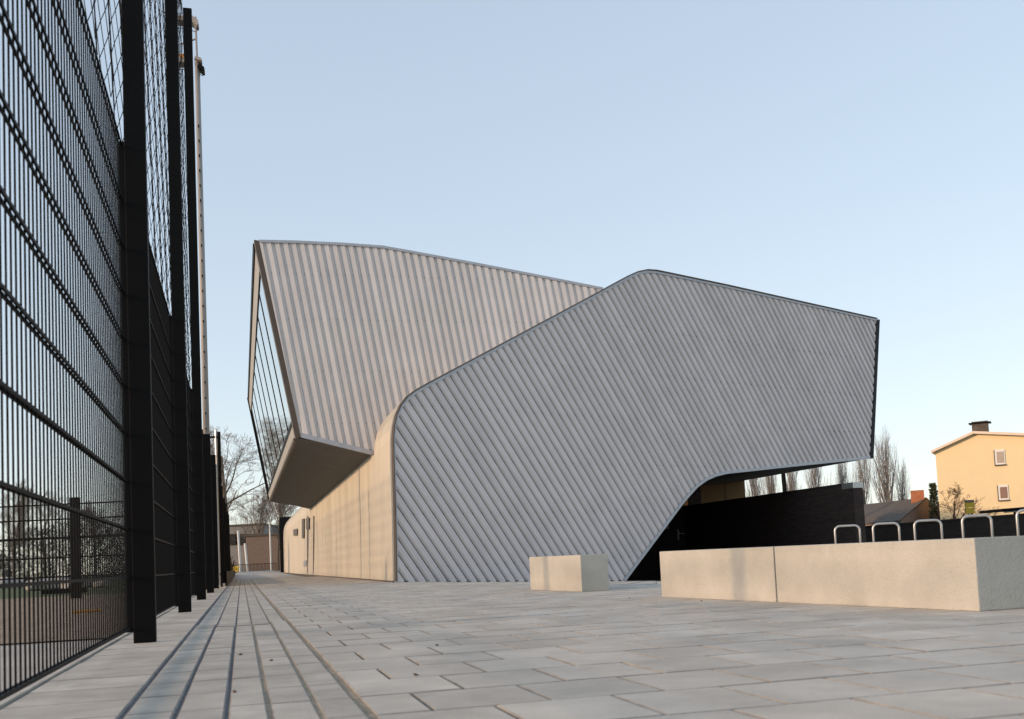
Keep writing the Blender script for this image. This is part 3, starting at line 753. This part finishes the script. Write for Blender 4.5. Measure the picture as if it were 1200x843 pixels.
# ================================================================== TREES
def grow(seed, height, spread, trunk_r, levels=4, up=.5, first=.25, nb=(9, 6, 5, 4), twig_r=.012, splay=None, fast=False, curve=.25):
    """returns (trunk MB, crown MB): a tapered trunk with limbs that fork again and again"""
    rnd = random.Random(seed); tk, cw = MB(), MB()
    def branch(p, d, ln, r, lev):
        n = 5 if lev < 2 else 3
        pts = [p]; q = p.copy(); dd = d.copy(); rs = [r]
        for i in range(n):
            dd = (dd + Vector((rnd.uniform(-1, 1), rnd.uniform(-1, 1), rnd.uniform(-.6, 1) * (up if lev else .3))) * curve * (1 if lev else .22)).normalized()
            if lev and up: dd = (dd + UP * up * .22).normalized()
            q = q + dd * (ln / n); pts.append(q.copy()); rs.append(max(twig_r * .6, r * (1 - (i + 1) / n * (.72 if lev < levels else .5))))
        (tk if lev < 2 else cw).tube(pts, rs, 7 if lev == 0 else 5 if lev == 1 else 3, cap=False)
        if lev >= levels: return
        k = nb[lev]
        for j in range(k):
            t = (first if lev == 0 else .22) + (1 - (first if lev == 0 else .22)) * (j + rnd.random() * .8) / k
            t = min(t, .98); f = t * n; i = int(f); pp = pts[i].lerp(pts[i + 1], f - i); rr_ = rs[i] + (rs[i + 1] - rs[i]) * (f - i)
            ax = (pts[i + 1] - pts[i]).normalized(); side = Vector((rnd.uniform(-1, 1), rnd.uniform(-1, 1), rnd.uniform(-.4, .6)))
            side = (side - ax * side.dot(ax)).normalized(); sp = spread * rnd.uniform(.7, 1.25)
            nd = (ax * math.cos(sp) + side * math.sin(sp)).normalized()
            ratio = (.55 if lev == 0 else .52) * (1.15 - t * (.65 if lev == 0 else .4)) * rnd.uniform(.75, 1.2)
            if fast: ratio *= .85
            branch(pp, nd, ln * ratio, max(twig_r, rr_ * rnd.uniform(.45, .62)), lev + 1)
    branch(Vector((0, 0, 0)), Vector((0, 0, 1)), height, trunk_r, 0)
    return tk, cw
def place_tree(src, name, loc, rz, sc, label, cat, group, mt=M['bark'], mc=M['twig']):
    tkm, cwm = src
    t = empty(name, loc, label, cat, group); t.rotation_euler = (0, 0, rz); t.scale = (sc[0], sc[0], sc[1])
    for nm, me, m in (('trunk', tkm, mt), ('crown', cwm, mc)):
        if not me.materials: me.materials.append(m)
        ob(nm, me, parent=t)
    return t
TOP = {}
def meshes(src):
    k = (src[0].mesh('trunk'), src[1].mesh('crown')); TOP[k] = max(max(v[2] for v in src[0].v), max(v[2] for v in src[1].v)); return k
# poplars
pops = [meshes(grow(s, 16, .31, .26, levels=3, up=1.2, first=.12, nb=(34, 7, 5), twig_r=.012, curve=.10)) for s in (3, 11, 21)]
PG = 'bare poplars behind the building'
pl = [(1037, 494, 112, 1.25, 'tallest bare poplar, standing just right of the metal overhang'), (1008, 512, 118, 1.0, 'bare poplar half hidden by the tip of the metal overhang'), (1053, 530, 120, 1.0, 'smaller bare poplar at the right edge of the tall poplars, above the tiled roof'),
      (982, 520, 112, 1.0, 'bare poplar seen in the gap, right above the far end of the dark brick wall'), (952, 515, 110, 1.1, 'bare poplar seen in the gap between brick wall and overhang, second from the right'), (925, 515, 116, 1.1, 'bare poplar in the middle of the gap behind the dark pole'), (900, 520, 120, 1.1, 'bare poplar in the gap, just left of the dark pole'), (880, 525, 112, 1.1, 'leftmost bare poplar in the gap beside the ochre wall')]
for i, (u, v, dep, sx, lab) in enumerate(pl):
    top = at_depth(u, v, dep); h = top.z + .8; H_ = TOP[pops[i % 3]]
    place_tree(pops[i % 3], 'poplar_tree', (top.x, top.y, -.8), i * 1.3, (h / H_ * sx * .92, h / H_), lab, 'tree', PG, M['poplar'], M['poplar'])
b = MB(); p = at_depth(921.5, 575, 80); b.tube([Vector((p.x, p.y, -.8)), Vector((p.x - .3, p.y, 12))], [.2, .14], 8)
b.build('dark_pole', M['black'], label='dark straight pole seen between brick wall and overhang', cat='pole')
# spreading trees at the far left end
sp1 = meshes(grow(5, 11, .85, .24, levels=4, up=.18, first=.3, nb=(11, 8, 6, 5), twig_r=.013, curve=.3))
sp2 = meshes(grow(9, 9, .62, .20, levels=4, up=.45, first=.28, nb=(13, 8, 6, 5), twig_r=.013, curve=.22))
LG = 'bare trees beyond the far end of the paving'
def tree_at(src, u, v, dep, H, name, lab, rz=0, sx=1.0, grp=LG, zb=0.2, mt=M['bark'], mc=M['twig']):
    top = at_depth(u, v, dep); h = top.z - zb; H = TOP[src]
    return place_tree(src, name, (top.x, top.y, zb), rz, (h / H * sx, h / H), lab, 'tree', grp, mt, mc)
tree_at(sp1, 263, 502, 88, 11, 'spreading_tree', 'nearest bare spreading tree whose limbs reach over the paving end, left of the glazed end', 1.0, 1.35)
tree_at(sp2, 323, 560, 110, 9, 'bare_tree', 'bare tree with dark trunk beside the far end of the sunny wall', 2.0, 1.0)
tree_at(sp2, 300, 570, 150, 9, 'bare_tree', 'faint bare tree between the spreading tree and the sunny wall, above the brick house', .4, 1.2)
tree_at(sp1, 325, 575, 160, 11, 'spreading_tree', 'distant bare spreading tree behind the dark shed', 4.2, 1.2)
# trees far left, behind the mesh
for (u, v, dep, s, r, lab) in [(15, 560, 75, sp2, 1, 'bare tree at the left picture edge behind the mesh fence'), (52, 575, 90, sp1, 2, 'wide bare tree behind the mesh fence, left of the dark far post'), (110, 585, 95, sp2, 3, 'bare tree behind the mesh fence, right of the dark far post'), (-60, 555, 85, sp1, 4, 'bare tree beyond the left picture edge, mirrored in the glass')]:
    tree_at(s, u, v, dep, 9 if s is sp2 else 11, 'bare_tree', lab, r, 1.0, 'bare trees across the field on the left')
for k in range(5):
    p = LE(-46 - k * 6.5, 36 + k * 12); place_tree(sp1 if k % 2 else sp2, 'bare_tree', (p.x, p.y, 0), k * 1.1, (1.0, 1.0), ['bare tree on the field nearest the viewer, outside the frame, mirrored low in the glass', 'second bare tree on the field outside the frame, mirrored in the glass', 'third bare tree on the field outside the frame, mirrored in the glass', 'fourth bare tree on the field outside the frame, mirrored in the glass', 'farthest bare tree of the mirrored row on the left field'][k], 'tree', 'bare trees on the left field mirrored in the glass')
# hedge line far left
b = MB(); rnd = random.Random(4)
for k in range(60000):
    t = rnd.random(); l_ = -110 + t * 107; e = 96 + rnd.uniform(-4, 4); hh = 4.2 + 1.4 * math.sin(l_ * .35) + math.sin(l_ * 1.3) * .6
    p = LE(l_, e, hh * rnd.random() ** 1.1); s = rnd.uniform(.2, .5); q = Vector((rnd.uniform(-1, 1), rnd.uniform(-1, 1), rnd.uniform(-.4, 1))).normalized(); r2 = q.cross(Vector((rnd.uniform(-1, 1), rnd.uniform(-1, 1), 1))).normalized()
    b.add([p - r2 * s * .09, p + r2 * s * .09, p + q * s * 2.6], [(0, 1, 2)])
b.build('far_hedge', M['brush'], kind='stuff', label='dark hedge and brush far across the field behind the fence')
# ================================================================== SMALL THINGS ON THE LEFT
def rock(c, r, seed, m=M['rubble'], flat=.6):
    rnd = random.Random(seed); b = MB(); n = 8; vs = []
    for j in range(4):
        ph = math.pi * (j + .5) / 4
        for i in range(n):
            a = 2 * math.pi * (i + .5 * (j % 2)) / n; k = r * rnd.uniform(.75, 1.15)
            vs.append(Vector((math.cos(a) * math.sin(ph) * k, math.sin(a) * math.sin(ph) * k, math.cos(ph) * k * flat)))
    fs = [tuple(range(n)), tuple(range(4 * n - 1, 3 * n - 1, -1))] + [(j * n + i, (j + 1) * n + i, (j + 1) * n + (i + 1) % n, j * n + (i + 1) % n) for j in range(3) for i in range(n)]
    b.add(vs, fs); return b
RG = 'broken concrete lumps lying on the gravel'
ri = 0
LUMP = ['leftmost pale lump of broken concrete, at the picture edge behind the mesh', 'second pale lump from the left in the front row on the gravel', 'pale lump of concrete right behind the short dark beam', 'pale lump of concrete just right of the short dark beam', 'concrete lump left of the far fence post', 'concrete lump at the foot of the far fence post', 'concrete lump a step right of the far fence post', 'large pale lump in the back row at the far left', 'large pale lump in the back row near the far fence post', 'rightmost and smallest concrete lump behind the mesh']
for u, v, r in [(6, 690, .9), (22, 689, .75), (40, 692, .6), (58, 690, .7), (70, 687, .75), (84, 690, .6), (100, 688, .5), (14, 680, .9), (66, 680, .8), (120, 688, .45)]:
    p = on_ground(u, v); o = rock(p, r * .9, ri).build('concrete_lump', M['rubble'], label=LUMP[ri], cat='rubble', group=RG); o.location = p + UP * r * .25; ri += 1
b = MB(); p = on_ground(52, 697); b.box(p - L * .1, L * 1.3, E * .2, UP * .15); b.build('dark_beam', M['black'], label='short dark beam lying on the gravel before the concrete lumps', cat='beam')
b = MB(); p = on_ground(85, 720); b.tube([p + UP * .03, p + UP * .03 + L * .35 + E * .1], .025, 6); b.build('orange_pipe', M['orangelamp'], label='short orange pipe on the gravel behind the mesh', cat='pipe')
ff = empty('far_fence', LE(-12, 30), 'low dark wire fence with a tall post, beyond the gravel', 'fence')
fp = at_depth(86, 583, 24)
b = MB(); b.box(Vector((fp.x - .1, fp.y, 0)), Vector((.2, 0, 0)), Vector((0, .15, 0)), UP * fp.z); b.build('post', M['black'], ff)
for dx in (-4.2, -8.6, -13):
    b = MB(); b.box(Vector((fp.x + dx, fp.y, 0)), Vector((.14, 0, 0)), Vector((0, .12, 0)), UP * 1.5); b.build('post', M['black'], ff)
for z in (.5, .95, 1.4, 1.85, 2.2):
    b = MB(); b.box(Vector((fp.x - 22, fp.y + .05, z)), Vector((24.2, 0, 0)), Vector((0, .02, 0)), UP * (.035 if z != 1.4 else .06)); b.build('wire', M['black'], ff)
# ================================================================== FAR END BEHIND THE PAVING
def slab(name, u0, v0, u1, dep, back, m, label, cat, zb=.1, roof=None):
    a = at_depth(u0, v0, dep); c = at_depth(u1, v0, dep); t = empty(name, Vector((a.x, a.y, zb)), label, cat)
    b = MB(); b.box(Vector((a.x, a.y, zb)), Vector((c.x - a.x, 0, 0)), Vector((0, back, 0)), UP * (a.z - zb)); b.build('wall', m, t)
    b = MB(); b.box(Vector((a.x - .15, a.y - .15, a.z)), Vector((c.x - a.x + .3, 0, 0)), Vector((0, back + .3, 0)), UP * .25); b.build('roof', M['brown'], t)
    return t, a, c
t, a, c = slab('brick_house', 288, 629, 330, 135, 10, M['redbrick'], 'reddish brown brick building behind the white poles at the far end', 'house')
t, a, c = slab('grey_building', 240, 618.5, 308, 150, 12, M['lightgrey'], 'grey flat roofed building far behind the spreading tree', 'building')
for u in (262, 272, 282, 296):
    p = at_depth(u, 632, 149.8); b = MB(); b.cbox(p, Vector((1.4, 0, 0)), Vector((0, .2, 0)), UP * 1.5); b.build('window', M['dark'], t)
for i, (u0, v0, u1, v1, lab) in enumerate([(279, 622, 281.6, 664, 'tallest white pole leaning at the far grass, left of the pair'), (287, 637, 290, 660, 'short white pole leaning at the far grass, beside the tallest one'), (316, 612, 317.6, 664, 'thin pale pole in front of the brown brick building')]):
    a = at_depth(u0, v0, 118); c = at_depth(u1, v1, 118); c.z = .2; b = MB(); b.tube([c, a], .13 if i < 2 else .09, 8); b.build('white_pole', M['white'], label=lab, cat='pole', group='pale poles on the far grass')
b = MB(); p0 = at_depth(262, 660, 114); 
for k in range(40):
    x = p0.x + k * .15; b.tube([Vector((x, p0.y, .2)), Vector((x, p0.y, 1.0))], .02, 4)
b.box(Vector((p0.x, p0.y, 1.0)), Vector((6, 0, 0)), Vector((0, .05, 0)), UP * .05)
b.build('low_railing', M['black'], label='low dark railing across the far grass before the buildings', cat='railing')
p = at_depth(329, 668, 92); q = at_depth(336, 668, 92); tz = at_depth(331, 606, 92).z
b = MB(); b.box(Vector((p.x, p.y, 0)), Vector((q.x - p.x + .6, 0, 0)), Vector((0, 3, 0)), UP * tz); sh = b.build('dark_shed', M['dark'], label='narrow dark shed against the far end of the sunny wall', cat='shed')
b = MB()
for k in range(7): b.box(Vector((p.x + k * (q.x - p.x + .6) / 7, p.y - .05, .05)), Vector((.05, 0, 0)), Vector((0, .05, 0)), UP * (tz - .1))
b.build('batten', M['black'], sh, kind='stuff')
# brown shrub and yellow grit box
p = at_depth(266, 660, 62); rnd = random.Random(2); b = MB()
for k in range(900):
    q = Vector((rnd.gauss(0, .22), rnd.gauss(0, .22), abs(rnd.gauss(.55, .3)))); d = Vector((rnd.uniform(-1, 1), rnd.uniform(-1, 1), rnd.uniform(-1, 1))).normalized(); s = Vector((rnd.uniform(-1, 1), rnd.uniform(-1, 1), rnd.uniform(-1, 1))).cross(d).normalized()
    b.add([q - s * .04, q + s * .04, q + d * .13], [(0, 1, 2)])
o = b.build('brown_shrub', M['leafdry'], label='small brown shrub at the end of the black board', cat='shrub'); o.location = (p.x, p.y, .1)
p = at_depth(274.5, 664, 105); b = MB(); b.box(Vector((p.x - .35, p.y, .15)), Vector((.7, 0, 0)), Vector((0, .5, 0)), UP * .45); b.prism([Vector((p.x - .4, p.y - .05, .6)), Vector((p.x + .4, p.y - .05, .6)), Vector((p.x + .4, p.y + .2, .85)), Vector((p.x - .4, p.y + .2, .85))], Vector((0, .3, 0)))
b.build('yellow_box', M['yellow'], label='small yellow box on the far grass beside the brown shrub', cat='box')
# ================================================================== RIGHT: WALL, HOUSES
w0 = at_depth(985, 619.8, 52); w1 = at_depth(1235, 600.5, 38)
dd = Vector((w1.x - w0.x, w1.y - w0.y, 0)); wn = Vector((-dd.y, dd.x, 0)).normalized()
b = MB(); z0_, z1_ = w0.z, w1.z
q = [Vector((w0.x, w0.y, -.8)), Vector((w1.x, w1.y, -.8)), Vector((w1.x, w1.y, z1_)), Vector((w0.x, w0.y, z0_))]
bwl = empty('boundary_wall', Vector((w0.x, w0.y, 0)), 'long low dark brown brick boundary wall behind the bicycle hoops', 'wall')
b.prism(q, wn * .3); b.build('brickwork', M['brick2'], bwl)
b = MB(); b.prism([q[3] + UP * .0 - wn * .03, q[2] - wn * .03, q[2] + UP * .05 - wn * .03, q[3] + UP * .05 - wn * .03], wn * .36); b.build('coping', M['brown'], bwl)
# cream house
hd = Vector((math.sin(math.radians(118)), math.cos(math.radians(118)), 0)); hn = Vector((hd.y, -hd.x, 0)); hn = hn if hn.y < 0 else -hn
H0p = at_depth(1096, 530, 76)
hs = empty('cream_house', Vector((H0p.x, H0p.y, 0)), 'tall cream rendered house glowing in low sun above the boundary wall', 'house')
hp_ = lambda u, v: on_plane(u, v, H0p, hn)
gable = [hp_(1096, 530), hp_(1141, 508.5), hp_(1200, 510.8), hp_(1262, 516)]
g = [Vector((gable[0].x, gable[0].y, -1))] + gable + [Vector((gable[3].x, gable[3].y, -1))]
b = MB(); b.prism(g, -hn * 9); b.build('wall', M['house'], hs)
rf = [hp_(1091.5, 528.6), hp_(1140.5, 505.8), hp_(1200, 508.0), hp_(1268, 513.5)]
rb = [hp_(1092, 531.3), hp_(1141, 508.7), hp_(1200, 511.0), hp_(1268, 516.5)]
b = MB()
for i in range(3): b.prism([rb[i] + hn * .35, rb[i + 1] + hn * .35, rf[i + 1] + hn * .35, rf[i] + hn * .35], -hn * 9.7)
roof = b.build('roof', M['verge'], hs)
def hrect(u0, v0, u1, v1, sl_, name, m, par, o0, o1, ident=True):
    q = [hp_(u0, v1), hp_(u1, v1 + sl_), hp_(u1, v0 + sl_), hp_(u0, v0)]
    zb_, zt_ = (q[0].z + q[1].z) / 2, (q[2].z + q[3].z) / 2
    q = [Vector((q[0].x, q[0].y, zb_)), Vector((q[1].x, q[1].y, zb_)), Vector((q[1].x, q[1].y, zt_)), Vector((q[0].x, q[0].y, zt_))]
    b = MB(); b.prism([x + hn * o0 for x in q], hn * (o1 - o0)); o = b.build(name, m, par)
    if par is not hs: o.matrix_parent_inverse = Matrix.Identity(4)
    return o
for (u0, v0, u1, v1, mc) in [(1166.5, 527.6, 1178.5, 545.5, M['curtain']), (1170.5, 569, 1182.5, 587, M['curtain2'])]:
    wv = hrect(u0, v0, u1, v1, -1.2, 'window', M['white'], hs, .0, .06)
    hrect(u0 + 2.2, v0 + 2.3, u1 - 1.4, v1 - 2.6, -.8, 'pane', mc, wv, .05, .075)
    hrect(u0 - .7, v1 - .3, u1 + .7, v1 + .9, -1.2, 'sill', M['brown'], wv, .0, .12)
    hrect(u0 - .8, v0, u0, v1, 0, 'frame', M['brown'], wv, .0, .09)
ch = MB(); c0 = hp_(1147.5, 504) - hn * 1.5
ch.cbox(Vector((c0.x, c0.y, c0.z)), hd * 1.1, hn * .8, UP * 1.5); chm = ch.build('chimney', M['tile'], hs)
top = at_depth(1147, 496.3, c0.y)
b = MB(); b.cbox(Vector((c0.x, c0.y, top.z)), hd * 1.5, hn * 1.1, UP * .08)
for sx in (-.45, .45):
    for sy in (-.3, .3): b.cbox(Vector((c0.x, c0.y, top.z - .3)) + hd * sx + hn * sy, hd * .06, hn * .06, UP * .6)
b.build('chimney_cap', M['black'], chm).matrix_parent_inverse = Matrix.Identity(4)
# low tiled house
r0 = at_depth(985, 596.0, 92); r1 = at_depth(1086, 584.8, 80)
e0 = at_depth(985, 616, 86); e1 = at_depth(1056, 610.5, 75); e2 = at_depth(1112, 603, 84)
e0.z = e1.z; e2.z = e1.z
lh = empty('tiled_house', Vector((e1.x, e1.y, 0)), 'low brick house with dark tiled roof and orange chimney, left of the cream house', 'house')
b = MB(); b.prism([e1 - (r1 - e1) * .04, r1, r0, e0 - (r0 - e0) * .04], UP * .12); b.prism([r1, e2 , e2 + (r0 - r1), r0], UP * .12); b.build('roof', M['tile'], lh)
b = MB(); f = lambda p: Vector((p.x, p.y, -1))
b.poly([f(e1), f(e2), e2, r1 - UP * .02, e1]); b.poly([f(e0), f(e1), e1, e0]); b.poly([f(e2), f(e2) + (r0 - r1) * Vector((1, 1, 0)).length / 1.4142, e2 + (r0 - r1), e2]) if False else None
b.build('wall', M['redbrick'], lh)
gd = (e0 - e1).normalized(); b = MB(); b.box(e1 - UP * .22 + Vector((0, -.15, 0)), (e0 - e1), Vector((0, -.12, 0)), UP * .14); b.build('gutter', M['curtain'], lh)
b = MB(); b.box(e1 - UP * .95 + Vector((0, -.1, 0)) + gd * .4, gd * 5.5, Vector((0, -.06, 0)), UP * .6); wv = b.build('window', M['white'], lh)
cp = r1.lerp(r0, .02); top = at_depth(1084, 574.5, cp.y)
b = MB(); b.box(Vector((cp.x - 1.1, cp.y - .1, r1.z - .5)), Vector((.9, -.35, 0)), Vector((.3, .8, 0)), UP * (top.z - r1.z + .5)); b.build('chimney', M['chimney'], lh)
b = MB(); b.box(r0.lerp(r1, .30) + UP * -.55 + Vector((.2, -1.2, 0)), Vector((1.0, 0, 0)), Vector((0, .6, .25)), UP * .12); b.build('roof_window', M['galv'], lh)
# dark evergreen beside the cream house
p = at_depth(1093.5, 572, 77); b = MB(); rnd = random.Random(8)
for k in range(1500):
    z = rnd.random(); rr_ = .42 * (1 - z) ** .6 * rnd.random() ** .5 + .1; a = rnd.uniform(0, 6.28)
    q = Vector((math.cos(a) * rr_, math.sin(a) * rr_, z * (p.z + .3))); d = Vector((rnd.uniform(-1, 1), rnd.uniform(-1, 1), rnd.uniform(-.3, 1))).normalized(); s = d.cross(Vector((rnd.uniform(-1, 1), rnd.uniform(-1, 1), .3))).normalized()
    b.add([q - s * .06, q + s * .06, q + d * .24], [(0, 1, 2)])
t = empty('evergreen_tree', Vector((p.x, p.y, 0)), 'narrow dark evergreen at the left corner of the cream house', 'tree'); cw_ = ob('crown', b.mesh('crown'), M['ivy'], t)
b = MB(); b.tube([Vector((0, 0, -.5)), Vector((0, 0, p.z * .8))], [.12, .04], 6); ob('trunk', b.mesh('trunk'), M['bark'], t)
sm = meshes(grow(14, 6, .75, .13, levels=4, up=.35, first=.2, nb=(9, 6, 4, 4), twig_r=.013, curve=.25))
redtw = mat('reddish_twig', (.16, .075, .045), .9)
tree_at(sm, 1116, 564, 66, 6, 'small_bare_tree', 'small bare reddish tree in front of the cream house wall', .7, 1.7, None, -.5, redtw, redtw)
# yellow sign board on posts
sg = empty('yellow_sign', at_depth(1138, 615, 44), 'small yellow board on thin legs above the boundary wall', 'sign')
a = at_depth(1132.3, 602, 44); c = at_depth(1142.3, 601.3, 44); zt_ = at_depth(1137, 588.8, 44).z; zm = at_depth(1137, 594.8, 44).z
b = MB(); b.box(Vector((a.x, a.y, a.z)), Vector((c.x - a.x, 0, 0)), Vector((0, .1, 0)), UP * (zm - a.z - .02)); b.build('board', M['yellow'], sg)
b = MB(); b.box(Vector((a.x, a.y, zm)), Vector((c.x - a.x, 0, 0)), Vector((0, .1, 0)), UP * (zt_ - zm)); b.build('board', M['yellow'], sg)
b = MB(); b.box(Vector((a.x, a.y - .02, zt_ + .0)), Vector((c.x - a.x, 0, 0)), Vector((0, .13, 0)), UP * .1); b.build('cap', M['soffit'], sg)
for f_ in (.3, .75):
    b = MB(); x = a.x + (c.x - a.x) * f_; b.tube([Vector((x, a.y + .05, -.6)), Vector((x, a.y + .05, a.z))], .03, 6); b.build('leg', M['soffit'], sg)
# canopy at the right edge
cn = at_depth(1174, 598.2, 41); c2_ = at_depth(1245, 593.5, 40)
cp_ = empty('flat_canopy', Vector((c2_.x, c2_.y, 0)), 'thin flat dark canopy on a post at the right edge above the wall', 'canopy')
b = MB(); b.box(Vector((cn.x, cn.y, cn.z - .06)), Vector((c2_.x - cn.x, c2_.y - cn.y, .06)), Vector((0, 2.0, 0)), UP * .12); b.build('roof_slab', M['black'], cp_)
b = MB(); b.box(Vector((cn.x + .12, cn.y - .01, cn.z - .11)), Vector((c2_.x - cn.x, c2_.y - cn.y, .06)), Vector((0, .1, 0)), UP * .05); b.build('roof_edge', M['pale'], cp_)
pp = at_depth(1189, 600, 41.3)
b = MB(); b.tube([Vector((pp.x, pp.y, -.6)), Vector((pp.x, pp.y, pp.z))], .05, 8); b.build('post', M['black'], cp_)
